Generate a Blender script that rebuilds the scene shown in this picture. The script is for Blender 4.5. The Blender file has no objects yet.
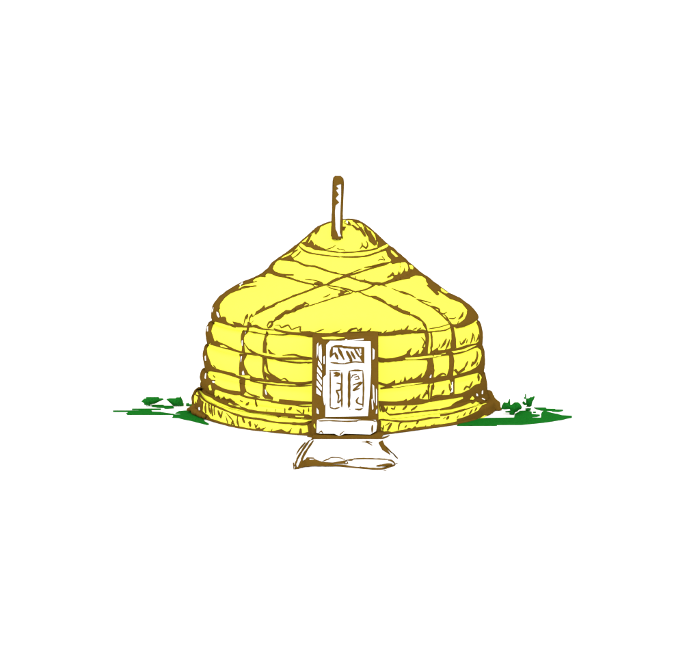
import bpy, math, random
from mathutils import Vector, noise
from mathutils.bvhtree import BVHTree
from mathutils.geometry import delaunay_2d_cdt

random.seed(4)
sc = bpy.context.scene
COL = sc.collection

# ------------------------------------------------------------------ camera
F = 1300.0                       # focal length in photo pixels (photo is 700 px wide)
D, H, AX = 26.0, 4.93, 346.0      # distance, eye height, photo column of the yurt's axis
CAMX = (350.0 - AX) * D / F
PITCH = math.atan((335.0 - 160.5) / F)
cd = bpy.data.cameras.new('camera')
cam = bpy.data.objects.new('camera', cd); COL.objects.link(cam)
cam.location = (CAMX, -D, H)
cam.rotation_euler = (math.pi / 2 - PITCH, 0, 0)
cd.sensor_fit = 'HORIZONTAL'
cd.angle = 2 * math.atan(350.0 / F)
cd.clip_end = 2000
sc.camera = cam
EYE = Vector((CAMX, -D, H))
cp, sp = math.cos(PITCH), math.sin(PITCH)

def ray(px, py):
    x, y = (px - 350.0) / F, (335.0 - py) / F
    return Vector((x, cp + y * sp, -sp + y * cp)).normalized()

def on_y(px, py, y0=0.0):        # the point of the upright plane y = y0 seen at a photo position
    d = ray(px, py); t = (y0 + D) / d.y
    return EYE + d * t

def on_z(px, py, z0=0.0):        # the point of the level plane z = z0
    d = ray(px, py); t = (z0 - H) / d.z
    return EYE + d * t

def proj(p):
    v = p - EYE; dep = v.y * cp - v.z * sp
    return 350 + F * v.x / dep, 335 - F * (v.y * sp + v.z * cp) / dep

# tracing frames: origin in the photo and scale of the enlargements the shapes were measured in
CR = {'R1': (205, 250), 'R2': (270, 215), 'R3': (340, 215), 'R4': (270, 275), 'R5': (340, 275), 'R6': (400, 240),
      'R7': (430, 285), 'L1': (190, 305), 'W1': (250, 315), 'W2': (190, 365), 'W3': (250, 375), 'W4': (370, 320),
      'W5': (430, 345), 'W6': (370, 375), 'W7': (440, 370), 'P': (310, 170)}
CR = {k: (a, b, 670 / 70) for k, (a, b) in CR.items()}
CR.update({'D': (310, 330, 670 / 75), 'M': (288, 400, 700 / 120), 'G3': (105, 390, 700 / 60), 'G4': (155, 390, 700 / 60),
           'G5': (450, 390, 700 / 65), 'G6': (510, 390, 700 / 65), 'X': (0, 0, 1)})
def T(c, pts):
    ox, oy, s = CR[c]
    return [(ox + x / s, oy + y / s) for x, y in pts]

# --------------------------------------------------------------- materials
def mat(name, rgb, rough=1.0, vary=0.02, scale=9.0):
    m = bpy.data.materials.new(name); m.use_nodes = True
    nt = m.node_tree; b = nt.nodes['Principled BSDF']
    b.inputs['Roughness'].default_value = rough
    b.inputs['Specular IOR Level'].default_value = 0.0
    tc = nt.nodes.new('ShaderNodeTexCoord'); n = nt.nodes.new('ShaderNodeTexNoise')
    n.inputs['Scale'].default_value = scale; n.inputs['Detail'].default_value = 4
    r = nt.nodes.new('ShaderNodeValToRGB')
    r.color_ramp.elements[0].position = 0.3; r.color_ramp.elements[1].position = 0.7
    r.color_ramp.elements[0].color = [c * (1 - vary) for c in rgb] + [1]
    r.color_ramp.elements[1].color = [min(1, c * (1 + vary)) for c in rgb] + [1]
    nt.links.new(tc.outputs['Object'], n.inputs['Vector'])
    nt.links.new(n.outputs['Fac'], r.inputs['Fac'])
    nt.links.new(r.outputs['Color'], b.inputs['Base Color'])
    return m
YEL, BRN, WHT, GRN = 0, 1, 2, 3
MATS = [mat('yellow_felt', (0.84, 0.84, 0.066)), mat('brown_cord', (0.108, 0.056, 0.0075), vary=0.04),
        mat('white_paint', (0.82, 0.82, 0.80)), mat('green_leaf', (0.0070, 0.113, 0.0112), vary=0.05)]
GROUND = mat('white_ground', (0.86, 0.86, 0.86), vary=0.01, scale=1.0)

# ------------------------------------------------- geometry accumulators
class Acc:
    def __init__(s, name): s.name = name; s.v = []; s.f = []; s.m = []; s.s = []
    def add(s, verts, faces, m, smooth=False):
        o = len(s.v); s.v += [tuple(p) for p in verts]
        for f in faces: s.f.append([o + i for i in f]); s.m.append(m); s.s.append(smooth)

def build(acc, parent=None, origin=None):
    o0 = Vector(origin) if origin is not None else Vector((0, 0, 0))
    me = bpy.data.meshes.new(acc.name)
    me.from_pydata([tuple(Vector(p) - o0) for p in acc.v], [], acc.f)
    used = sorted(set(acc.m)) or [0]
    for k in used: me.materials.append(MATS[k])
    me.polygons.foreach_set('material_index', [used.index(k) for k in acc.m])
    me.polygons.foreach_set('use_smooth', acc.s)
    me.validate(); me.update()
    o = bpy.data.objects.new(acc.name, me); COL.objects.link(o)
    if parent is not None: o.parent = parent
    else: o.location = o0
    return o

def tag(o, label, cat, group=None, kind=None):
    o['label'] = label; o['category'] = cat
    if group: o['group'] = group
    if kind: o['kind'] = kind

# --------------------------------------------------------------- the yurt
# outline heights and half-widths, left and right, sample by sample (the felt sags differently on each side)
PROF = {
 'crown_cover': [(345.5, 219.6, 346.5, 219.6), (335, 220.8, 355, 220.4), (322, 225.6, 366, 225.6), (312, 232, 375, 233), (303, 240, 382, 239.6), (298, 245, 388, 245)],
 'roof_cover': [(298, 245, 388, 245), (290, 251, 396, 252), (280, 258, 405, 260), (272, 264, 412, 266), (267.5, 270, 418, 271), (258, 276.5, 428, 278.4), (245, 282, 438, 286),
                (235, 286.5, 448, 293.5), (222, 295.8, 459, 298.7), (215.3, 303, 467, 304), (212.6, 312, 474, 311), (213, 318, 477.6, 316), (214.5, 320.5, 477, 319.5)],
 'wall_band a': [(214.5, 320.5, 477, 319.5), (209.5, 323, 479.5, 323), (207.2, 330, 481.6, 332), (207.6, 338, 481.3, 340), (209.5, 342.5, 481, 343.5)],
 'wall_band b': [(209.5, 342.5, 481, 343.5), (206, 346, 482.6, 348), (204.2, 353, 483.8, 357), (205, 362, 483.4, 366), (206.5, 367, 482.5, 370)],
 'wall_band c': [(206.5, 367, 482.5, 370), (203, 369.5, 484, 373), (201.2, 375, 485.6, 380), (202, 381, 486, 386), (204.5, 384, 486, 389)],
 'wall_skirt': [(204.5, 384, 486, 389), (204, 386.5, 487, 391.5), (203.5, 391, 488, 395)],
 'base_platform': [(204.5, 391.4, 487, 395.4), (200, 391.2, 491, 395.6), (196, 392, 493.4, 396.6), (195, 393.5, 494.4, 398), (194.2, 400, 495, 404), (194.3, 408, 495.4, 408.0)],
}
NA = 160
def revolve(pts, sub=4):
    prof = []
    n = len(pts)
    for i in range(n - 1):
        p = [pts[max(0, i - 1)], pts[i], pts[i + 1], pts[min(n - 1, i + 2)]]
        for k in range(sub):
            t = k / sub
            prof.append([0.5 * (2 * b + (c - a) * t + (2 * a - 5 * b + 4 * c - d) * t * t + (3 * b - a - 3 * c + d) * t ** 3) for a, b, c, d in zip(*p)])
    prof.append(pts[-1])
    V, Fc = [], []
    for q in prof:
        L, R = on_y(q[0], q[1]), on_y(q[2], q[3])
        for j in range(NA):
            a = 2 * math.pi * j / NA; w = 0.5 + 0.5 * math.cos(a)
            r = abs(L.x) * (1 - w) + abs(R.x) * w; z = L.z * (1 - w) + R.z * w
            q_ = max(0.0, min(1.0, math.cos(a) / 0.6)); dent = 1 - (0.125 if math.sin(a) < 0 else 0.0) * q_ * q_ * (3 - 2 * q_)   # the right side stands a little less deep
            V.append((r * math.cos(a), r * math.sin(a) * (dent if math.cos(a) > 0 or math.sin(a) > 0 else 1 - 0.04 * min(1.0, -math.cos(a) / 0.5)), max(z, 0.0)))
    for i in range(len(prof) - 1):
        for j in range(NA):
            k = (j + 1) % NA
            Fc.append([i * NA + j, (i + 1) * NA + j, (i + 1) * NA + k, i * NA + k])
    return V, Fc

parts = {}
for k, pts in PROF.items():
    a = Acc(k.split(' ')[0]); parts[k] = a
    V, Fc = revolve(pts); a.add(V, Fc, YEL, True)
# close the crown and the platform
def cap(a, z, r, m):
    n = 48; a.add([(r * math.cos(2 * math.pi * i / n), r * math.sin(2 * math.pi * i / n), z) for i in range(n)], [list(range(n))], m)

def prism(a, pts, yf, depth, m, bevel=0.0):
    """an upright slab: outline measured on the plane y = yf, given its thickness backwards"""
    P = [on_y(x, y, yf) for x, y in pts]; n = len(P)
    area = sum(P[i].x * P[(i + 1) % n].z - P[(i + 1) % n].x * P[i].z for i in range(n))
    if area < 0: P.reverse()
    for p in P: p.z = max(p.z, 0.0)
    Vv = [tuple(p) for p in P] + [(p.x, p.y + depth, p.z) for p in P]
    a.add(Vv, [list(range(n))] + [list(range(2 * n - 1, n - 1, -1))] + [[(i + 1) % n, i, n + i, n + (i + 1) % n] for i in range(n)], m)

YD = -3.10
fr = parts['door_frame'] = Acc('door_frame')
prism(fr, [(312.4, 336.8), (378.4, 335.6), (378.6, 433), (384, 433.5), (378, 440), (311.4, 440)], YD, 0.75, BRN)
dr = parts['door'] = Acc('door')
LEAF = [(326.3, 345), (330, 341), (370.6, 341.6), (371, 370), (369.6, 395), (367.8, 416), (345, 416.6), (325.4, 416.8), (326, 380)]
prism(dr, LEAF, YD - 0.035, 0.05, WHT)
wi = parts['door_window'] = Acc('window')
prism(wi, [(331, 347), (364.6, 347), (364.6, 363.4), (330, 363)], YD - 0.055, 0.03, WHT)
p1 = parts['door_panel a'] = Acc('door_panel'); prism(p1, [(329.8, 370), (342.2, 370), (342.2, 408.6), (329.8, 408)], YD - 0.055, 0.03, WHT)
p2 = parts['door_panel b'] = Acc('door_panel'); prism(p2, [(348.8, 370), (363.6, 370), (363.4, 408), (349, 408.6)], YD - 0.055, 0.03, WHT)
th = parts['threshold'] = Acc('threshold')
prism(th, [(317, 421.2), (324, 420), (376, 421.2), (377, 424), (376, 431), (370.3, 434.4), (344.6, 433.6), (339.4, 436), (334.3, 433.6), (320.5, 433.6), (316.5, 432.6)], YD - 0.12, 0.14, WHT)

def bvh(keys, extra=None):
    V, Fc, own = [], [], []
    for k in keys:
        a = parts[k]; o = len(V); V += a.v
        for f in a.f: Fc.append([o + i for i in f]); own.append(k)
    if extra:
        o = len(V); V += extra[0]
        for f in extra[1]: Fc.append([o + i for i in f]); own.append(None)
    return BVHTree.FromPolygons(V, Fc), own

sl = parts['door_sill'] = Acc('door_sill')
prism(sl, [(313, 435.4), (325, 435.0), (340, 436.2), (352, 435.2), (371, 435.6), (378, 433.0), (384, 433.8), (381, 441), (311.5, 441)], YD - 0.13, 0.13, BRN)

# stovepipe, standing where it comes out of the front of the crown cover
tree, own = bvh(['crown_cover'])
foot = tree.ray_cast(EYE, ray(337, 239))[0]
pp = parts['stovepipe'] = Acc('stovepipe')
bot, top = on_y(336.6, 238.5, foot.y), on_y(338.4, 178.8, foot.y)
ax = (top - bot).normalized(); u = ax.cross(Vector((0, 1, 0))).normalized(); w = ax.cross(u)
pr = 4.9 * (foot.y + D) / F; n = 28
rings = [(bot - ax * 0.01, pr), (bot + ax * 0.05, pr), (bot.lerp(top, 0.33), pr * 1.0), (bot.lerp(top, .66), pr * 0.98), (top, pr * 1.0), (top + ax * 0.03, pr * 0.86), (top + ax * 0.05, pr * 0.5), (top + ax * 0.055, 0.002)]
Vv = [c + (u * math.cos(2 * math.pi * i / n) + w * math.sin(2 * math.pi * i / n)) * r for c, r in rings for i in range(n)]
for q in range(len(rings) - 1):
    pp.add(Vv[q * n:(q + 2) * n], [[i, (i + 1) % n, n + (i + 1) % n, n + i] for i in range(n)], BRN if q > 3 or q == 0 else WHT, True)

# ramp board lying in front of the door
rp = Acc('ramp_board'); TH = 0.13
base = [on_z(x, y) for x, y in T('M', [(128, 240), (548, 240), (612, 352), (628, 380), (545, 404), (430, 398), (300, 386), (100, 390), (36, 404), (38, 380), (75, 310)])]
n = len(base)
rp.add([tuple(p) for p in base] + [(p.x, p.y, 0.02 + (TH - 0.02) * max(0.0, min(1.0, (base[0].y - p.y) / (base[0].y - base[7].y)))) for p in base], [list(range(n - 1, -1, -1)), list(range(n, 2 * n))] + [[i, (i + 1) % n, n + (i + 1) % n, n + i] for i in range(n)], WHT)
parts['ramp'] = rp

# ---------------------------------------- marks laid on the real surfaces
CENTRE = (346.0, 342.0)
class Surf:
    def __init__(s, keys, extra=None, centre=CENTRE): s.t, s.own = bvh(keys, extra); s.c = centre
    def hit(s, x, y):
        cx, cy = s.c
        L = math.hypot(cx - x, cy - y) or 1
        dx, dy = (cx - x) / L, (cy - y) / L
        for k in range(0, 60):
            q = k * 0.4
            p, nn, i, d = s.t.ray_cast(EYE, ray(x + dx * q, y + dy * q))
            if p is not None:
                if nn.dot(EYE - p) < 0: nn = -nn
                return p, nn, s.own[i]
        return None

def tube(surf, pts, w, m, dest=None):
    # smooth the measured line, then resample about every 1.6 px
    res = []
    n = len(pts)
    for i in range(n - 1):
        p = [pts[max(0, i - 1)], pts[i], pts[i + 1], pts[min(n - 1, i + 2)]]
        L = math.hypot(p[2][0] - p[1][0], p[2][1] - p[1][1]); k = max(1, int(L / 1.6))
        for j in range(k):
            t = j / k
            res.append([0.5 * (2 * b + (c - a) * t + (2 * a - 5 * b + 4 * c - d) * t * t + (3 * b - a - 3 * c + d) * t ** 3) for a, b, c, d in zip(*p)])
    res.append(list(pts[-1]))
    H_ = []
    for x, y in res:
        h = surf.hit(x, y)
        if h is None: continue
        if H_ and (h[0] - H_[-1][0]).length > 0.45: # jumped to another surface
            H_.append(h); continue
        if H_ and (h[0] - H_[-1][0]).length < 0.004: continue
        H_.append(h)
    if len(H_) < 2: return
    n = len(H_); K = 6; V = []
    for i, (p, nn, o) in enumerate(H_):
        t = (H_[min(n - 1, i + 1)][0] - H_[max(0, i - 1)][0])
        if t.length < 1e-6: t = Vector((1, 0, 0))
        t.normalize()
        a = nn - t * nn.dot(t)
        if a.length < 1e-3: a = t.orthogonal()
        a.normalize(); b = t.cross(a)
        e = min(i, n - 1 - i) / max(1.0, min(3.0, (n - 1) / 2)); e = 0.45 + 0.55 * min(1, e)
        wob = 1 + 0.38 * noise.noise(Vector((res[0][0] + i * 0.37, res[0][1], 1.7)))
        r = 0.5 * (w * 1.06 + 0.22) * e * wob * (p.y + D) / F
        c = p + nn * (0.004 + 0.25 * r)
        for k in range(K):
            g = 2 * math.pi * k / K
            V.append(c + (a * math.cos(g) + b * math.sin(g)) * r)
    Fc = [[i * K + k, i * K + (k + 1) % K, (i + 1) * K + (k + 1) % K, (i + 1) * K + k] for i in range(n - 1) for k in range(K)]
    Fc += [list(range(K - 1, -1, -1)), [(n - 1) * K + k for k in range(K)]]
    d = dest or parts[H_[n // 2][2] or 'ramp']
    d.add(V, Fc, m, True)

def inside(pts, x, y):
    c = False; n = len(pts); j = n - 1
    for i in range(n):
        xi, yi = pts[i]; xj, yj = pts[j]
        if (yi > y) != (yj > y) and x < (xj - xi) * (y - yi) / (yj - yi) + xi: c = not c
        j = i
    return c

def edge_dist(pts, x, y):
    best = 1e9; n = len(pts)
    for i in range(n):
        ax_, ay = pts[i]; bx, by = pts[(i + 1) % n]
        L2 = (bx - ax_) ** 2 + (by - ay) ** 2 or 1e-9
        t = max(0, min(1, ((x - ax_) * (bx - ax_) + (y - ay) * (by - ay)) / L2))
        best = min(best, math.hypot(x - ax_ - t * (bx - ax_), y - ay - t * (by - ay)))
    return best

def mesh2d(pts, step):
    P = []
    n = len(pts)
    for i in range(n):
        a, b = pts[i], pts[(i + 1) % n]
        k = max(1, int(math.hypot(a[0] - b[0], a[1] - b[1]) / step))
        P += [(a[0] + (b[0] - a[0]) * j / k, a[1] + (b[1] - a[1]) * j / k) for j in range(k)]
    nb = len(P)
    x0, x1 = min(p[0] for p in P), max(p[0] for p in P); y0, y1 = min(p[1] for p in P), max(p[1] for p in P)
    y = y0 + step / 2; row = 0
    while y < y1:
        x = x0 + step / 2 + (row % 2) * step / 2
        while x < x1:
            if inside(pts, x, y) and edge_dist(pts, x, y) > step * 0.4: P.append((x, y))
            x += step
        y += step * 0.87; row += 1
    r = delaunay_2d_cdt([Vector(p) for p in P], [(i, (i + 1) % nb) for i in range(nb)], [], 0, 1e-4)
    V2 = [tuple(v) for v in r[0]]
    Fc = []
    for f in r[2]:
        cx_ = sum(V2[i][0] for i in f) / len(f); cy_ = sum(V2[i][1] for i in f) / len(f)
        if inside(pts, cx_, cy_): Fc.append(list(f))
    return V2, Fc

def patch(surf, pts, m, lift, dest=None, step=2.2):
    V2, Fc = mesh2d(pts, step)
    hits = [surf.hit(x, y) for x, y in V2]
    if any(h is None for h in hits):
        Fc = [f for f in Fc if all(hits[i] is not None for i in f)]
    if not Fc: return
    top = [(h[0] + h[1] * lift if h else Vector((0, 0, -9))) for h in hits]
    low = [(h[0] - h[1] * 0.006 if h else Vector((0, 0, -9))) for h in hits]
    # never bridge a big jump in depth
    Fc = [f for f in Fc if max((top[f[i]] - top[f[i - 1]]).length for i in range(len(f))) < 1.6]
    ed = {}
    for f in Fc:
        for i in range(len(f)):
            e = (f[i - 1], f[i]); ed[tuple(sorted(e))] = None if tuple(sorted(e)) in ed else e
    n = len(V2)
    side = [[a, b, n + b, n + a] for e in ed.values() if e for a, b in [e]]
    cx_ = [h for h in hits if h]
    from collections import Counter
    who = Counter(h[2] for h in cx_).most_common(1)[0][0]
    (dest or parts[who or 'ramp']).add(top + low, Fc + side, m)

# cloth straps: two cross on the roof and run down the wall
YK = ['crown_cover', 'roof_cover', 'wall_band a', 'wall_band b', 'wall_band c', 'wall_skirt', 'base_platform']
s0 = Surf(YK)
SB = [(277, 261), (284, 259), (292, 261), (300, 264), (310, 267), (322, 271), (335, 274), (350, 279), (373, 285), (390, 289), (402, 292), (416, 299), (430, 305.5), (442, 315), (449, 322),
      (441, 326), (428, 328.5), (415, 319), (400, 311), (388, 304), (374, 297), (360, 292.5), (340, 290.5), (322, 286), (302, 281.5), (285, 276.5), (276, 274), (273, 269)]
SA = [(391, 262), (399, 263), (405, 264), (411, 269), (409, 275), (398, 279.5), (384, 284), (374, 286.5), (360, 291), (340, 296), (318, 303), (300, 309), (284, 315), (275, 320), (268, 327.5), (250, 325), (257, 313.5), (270, 307.5), (293, 297), (314, 288.5), (325, 285), (334, 280), (346, 276), (360, 271.5), (378, 266)]
WL = [(249, 327), (268, 329), (266, 353), (265, 379), (268, 400), (243, 395), (241, 366), (243, 345), (245, 330)]
WR = [(428, 331), (450, 327.5), (454, 350), (452.5, 371), (451, 395), (429, 400), (431, 380), (433, 357), (430, 343)]
for key, nm, pts, lf in (('roof_strap a', 'roof_strap', SB, 0.008), ('roof_strap b', 'roof_strap', SA, 0.014), ('wall_strap a', 'wall_strap', WL, 0.009), ('wall_strap b', 'wall_strap', WR, 0.009)):
    parts[key] = Acc(nm); patch(s0, pts, YEL, lf, parts[key], 2.6)

Y = Surf(YK + ['roof_strap a', 'roof_strap b', 'wall_strap a', 'wall_strap b'])
DO = Surf(['door_frame', 'door', 'door_window', 'door_panel a', 'door_panel b', 'threshold'], centre=(346, 390))
PI_ = Surf(['stovepipe'], centre=(338, 210))
gz = [(-20, -14, 0), (20, -14, 0), (20, 6, 0), (-20, 6, 0)]
RA = Surf(['ramp'], (gz, [[0, 1, 2, 3]]), centre=(346, 455))

def f(c, pts, surf=None):            # solid dark area
    patch(surf or Y, T(c, pts), BRN, 0.020, step=1.6)
def y(c, pts, surf=None): patch(surf or Y, T(c, pts), YEL, 0.030, step=1.4)
def wh(c, pts, surf=None):
    q = T(c, pts)
    if surf is None:
        mx, my = sum(p[0] for p in q) / len(q), sum(p[1] for p in q) / len(q)
        if my < 300 and mx > 360 or mx > 486: return patch(Y, q, YEL, 0.028, step=1.3) if mx < 400 else None
        if mx < 212: q = [(a + 0.7, b) for a, b in q]; mx += 0.7
        q = [(mx + (a - mx) * 0.52, my + (b - my) * 0.75) for a, b in q]
    patch(surf or Y, q, WHT, 0.030, step=1.2)
def s(c, w, pts, surf=None): tube(surf or Y, T(c, pts), w, BRN)

# ---- seams laced down both flanks
for k, wl, wr in (('crown_cover', 1.4, 1.6), ('roof_cover', 2.4, 2.6), ('wall_band a', 2.6, 2.4), ('wall_band b', 2.6, 2.4), ('wall_band c', 2.6, 2.4)):
    pr_ = PROF[k]
    tube(Y, [(q[0] + 0.5, q[1] + 0.4) for q in pr_], wl, BRN, parts[k]); tube(Y, [(q[2] - 0.5, q[3] + 0.4) for q in pr_], wr, BRN, parts[k])
# ---- crown, left
s('R2', 1.9, [(590, 62), (520, 85), (450, 122), (380, 192), (330, 235), (270, 287), (190, 342), (100, 402), (40, 457)])
f('R2', [(440, 118), (490, 98), (472, 150), (440, 190), (430, 180), (442, 155), (405, 178), (400, 165)])
f('R2', [(298, 270), (345, 262), (385, 195), (402, 190), (364, 268), (376, 272), (398, 240), (418, 265), (424, 300), (440, 283), (470, 305), (530, 330), (500, 343), (430, 336), (385, 310), (345, 305)])
s('R2', 1.4, [(500, 338), (560, 347), (670, 362)]); s('R3', 1.5, [(0, 363), (100, 360), (200, 350), (280, 340), (350, 322), (385, 305)])
s('R2', 1.4, [(270, 285), (310, 330), (370, 362), (450, 378), (560, 393), (670, 405)]); s('R3', 1.5, [(0, 403), (130, 405), (250, 395), (330, 370), (400, 347), (445, 337)])
s('R2', 1.0, [(520, 335), (580, 320), (632, 290)]); s('R2', 1.0, [(640, 320), (670, 332)])
s('R2', 1.3, [(268, 300), (230, 340), (150, 385)]); s('R2', 2.0, [(270, 335), (230, 360), (195, 395)]); s('R2', 1.8, [(295, 350), (265, 385), (220, 415)])
f('R2', [(130, 415), (160, 405), (200, 385), (215, 405), (240, 440), (200, 447), (150, 432), (100, 430)])
s('R2', 1.9, [(90, 425), (200, 440), (260, 450), (310, 475), (360, 490), (430, 496), (500, 520), (580, 548), (670, 568)]); s('R2', 1.6, [(290, 468), (330, 486), (380, 490)])
f('R2', [(0, 470), (40, 450), (100, 398), (110, 425), (70, 440), (35, 480), (25, 515), (50, 545), (120, 568), (230, 572), (225, 582), (150, 582), (130, 600), (60, 587), (0, 560)])
s('R2', 1.6, [(110, 590), (200, 612), (270, 635), (340, 652), (400, 668)]); s('R2', 1.0, [(335, 615), (400, 622), (490, 642)])
f('R2', [(540, 665), (600, 625), (650, 603), (670, 603), (670, 622), (620, 640), (570, 668)])
# ---- roof, left
f('R1', [(670, 95), (640, 125), (590, 185), (540, 220), (480, 253), (420, 283), (340, 308), (290, 333), (240, 372), (180, 408), (120, 463), (80, 513), (60, 570), (58, 610), (75, 670), (205, 670), (197, 640), (175, 638), (160, 655), (148, 620), (133, 570), (148, 515), (190, 460), (240, 420), (300, 395), (350, 382), (318, 375), (330, 350), (400, 328), (470, 312), (458, 295), (480, 275), (530, 257), (582, 262), (580, 238), (600, 225), (670, 235), (670, 205), (650, 180), (660, 145), (670, 140)])
wh('R1', [(318, 348), (375, 316), (382, 325), (330, 354)]); wh('R1', [(113, 585), (130, 590), (157, 650), (148, 657), (120, 625)])
s('R1', 1.9, [(320, 378), (400, 362), (495, 346)])
f('R1', [(482, 625), (490, 595), (520, 578), (545, 560), (570, 530), (574, 548), (562, 565), (670, 518), (670, 542), (590, 572), (530, 602)])
s('R1', 1.5, [(380, 668), (395, 635), (412, 615), (412, 645)]); s('R1', 1.3, [(425, 668), (450, 615), (455, 640), (480, 620)])
# ---- crown, right
f('R3', [(205, 85), (240, 78), (290, 110), (345, 163), (405, 220), (457, 270), (430, 292), (405, 302), (370, 320), (355, 300), (364, 265), (345, 235), (335, 190), (305, 155), (270, 130), (252, 112)])
f('R3', [(240, 110), (262, 150), (290, 160), (300, 190), (330, 230), (347, 285), (330, 297), (275, 250), (270, 215), (255, 180), (235, 130)])
y('R3', [(290, 165), (306, 172), (322, 205), (305, 195)])
f('R3', [(178, 130), (200, 118), (238, 180), (248, 207), (230, 207), (205, 170)]); f('R3', [(108, 98), (130, 103), (165, 130), (187, 125), (182, 150), (155, 147), (135, 125)])
s('R3', 1.7, [(25, 43), (90, 45), (150, 55), (210, 78), (260, 100)]); s('R3', 1.3, [(35, 72), (60, 55), (90, 80), (97, 100), (75, 97), (40, 77)]); wh('R3', [(52, 62), (78, 70), (80, 88), (58, 78)])
f('R3', [(118, 50), (180, 58), (203, 75), (150, 77), (125, 67)]); f('R3', [(22, 118), (57, 118), (40, 152), (28, 150)])
s('R3', 1.5, [(210, 265), (212, 295), (190, 325)]); s('R3', 1.9, [(203, 300), (222, 300), (245, 322), (263, 300), (262, 270), (248, 250)]); s('R3', 1.0, [(0, 325), (50, 342)])
f('R3', [(455, 270), (520, 318), (580, 363), (640, 413), (670, 435), (670, 490), (645, 470), (620, 458), (560, 458), (500, 472), (480, 450), (490, 430), (455, 395), (445, 360), (438, 340), (400, 350), (385, 335), (370, 315), (400, 295)])
y('R3', [(360, 330), (385, 318), (440, 290), (456, 300), (440, 318), (400, 336), (370, 342)])
wh('R3', [(480, 348), (500, 358), (548, 405), (530, 410), (485, 367)]);
s('R3', 1.1, [(360, 438), (385, 425), (430, 435)]); s('R3', 1.1, [(398, 395), (430, 432)])
s('R3', 2.0, [(0, 602), (60, 580), (120, 552)]); s('R3', 1.0, [(120, 552), (170, 530), (210, 518)]); s('R3', 1.6, [(230, 505), (300, 495), (370, 478), (440, 462), (490, 452)]); s('R3', 1.5, [(50, 588), (150, 562), (260, 525), (380, 490), (440, 474), (480, 455)])
f('R3', [(640, 470), (670, 500), (670, 610), (600, 620), (520, 640), (420, 670), (300, 670), (250, 648), (190, 642), (180, 626), (230, 628), (310, 650), (390, 655), (450, 643), (520, 600), (505, 582), (450, 607), (500, 550), (512, 560), (520, 588), (545, 582), (560, 540), (575, 582), (600, 562), (605, 505), (625, 565), (650, 530)])
s('R3', 1.5, [(0, 568), (60, 578), (110, 605), (180, 630), (240, 645), (310, 665)]); s('R3', 1.3, [(152, 588), (145, 612)])
# ---- roof, middle
s('R4', 2.1, [(0, 308), (80, 268), (160, 235), (220, 208), (300, 180), (380, 150), (440, 125), (520, 98), (560, 92), (600, 60), (640, 42), (670, 38)])
s('R4', 1.6, [(60, 272), (90, 262)]); s('R4', 1.7, [(205, 210), (250, 196)])
f('R4', [(50, 412), (100, 378), (155, 340), (200, 342), (260, 298), (310, 283), (335, 260), (378, 286), (345, 278), (303, 308), (372, 290), (300, 327), (240, 342), (160, 370), (60, 430)])
s('R4', 1.5, [(350, 302), (450, 270), (560, 235), (670, 206)]); s('R4', 1.6, [(508, 215), (545, 205), (578, 182)])
s('R4', 1.6, [(60, 3), (150, 15), (230, 45), (310, 72), (400, 90), (450, 92), (520, 98)])
s('R4', 1.5, [(540, 98), (600, 110), (670, 120)]); s('R4', 1.0, [(540, 107), (600, 135), (670, 148)]); s('R4', 1.0, [(400, 92), (440, 117), (480, 102)])
f('R4', [(440, 74), (490, 68), (510, 85), (502, 100), (440, 92), (420, 82)]); s('R4', 1.1, [(335, 40), (420, 52), (490, 70)]); f('R4', [(650, 185), (670, 180), (670, 210), (658, 208)])
s('R4', 1.2, [(50, 485), (90, 478), (110, 505), (130, 498), (175, 478), (205, 520), (240, 510), (295, 495), (290, 540), (380, 540)]); s('R4', 1.7, [(140, 495), (175, 480), (185, 495)]); s('R4', 1.8, [(292, 500), (290, 538)])
f('R4', [(40, 508), (120, 533), (200, 545), (300, 550), (380, 535), (430, 550), (520, 562), (670, 562), (670, 606), (500, 605), (440, 612), (410, 600), (350, 582), (290, 574), (190, 567), (120, 547), (50, 532)])
y('R4', [(510, 575), (670, 572), (670, 584), (520, 586)])
s('R4', 0.9, [(0, 568), (100, 570), (190, 562)]); s('R4', 1.3, [(430, 547), (470, 535), (520, 515)]); s('R4', 1.6, [(560, 562), (610, 555), (670, 533)])
s('R5', 1.6, [(0, 120), (60, 135), (130, 158), (180, 162), (240, 195), (300, 212)])
f('R5', [(290, 205), (340, 205), (400, 235), (450, 270), (515, 303), (535, 300), (556, 288), (550, 312), (600, 340), (670, 360), (670, 392), (590, 367), (510, 327), (440, 282), (380, 252), (310, 222)])
f('R5', [(0, 145), (40, 158), (75, 160), (45, 172), (40, 185), (0, 208)]); s('R5', 1.3, [(0, 205), (70, 185), (130, 160)]); s('R5', 1.0, [(0, 130), (60, 150), (100, 175)])
s('R5', 1.5, [(150, 163), (250, 140), (320, 103), (350, 90)]); s('R5', 2.3, [(0, 40), (60, 15), (90, 0)])
s('R5', 1.6, [(60, 15), (130, 38), (190, 58), (260, 75), (340, 85), (400, 95), (450, 115)]); f('R5', [(295, 78), (350, 73), (400, 80), (500, 40), (520, 5), (560, 0), (670, 0), (670, 32), (560, 47), (470, 72), (410, 97), (320, 97)])
s('R5', 1.3, [(450, 22), (482, 5)]); s('R5', 1.4, [(238, 40), (225, 62), (190, 55)]); s('R5', 1.2, [(152, 20), (145, 38)])
s('R5', 1.1, [(490, 130), (550, 153), (600, 172)]); s('R5', 2.0, [(560, 158), (600, 175), (670, 190)])
s('R5', 1.6, [(0, 560), (150, 548), (300, 545), (400, 548)]); f('R5', [(380, 558), (480, 543), (600, 533), (670, 523), (670, 562), (560, 572), (380, 577)])
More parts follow.
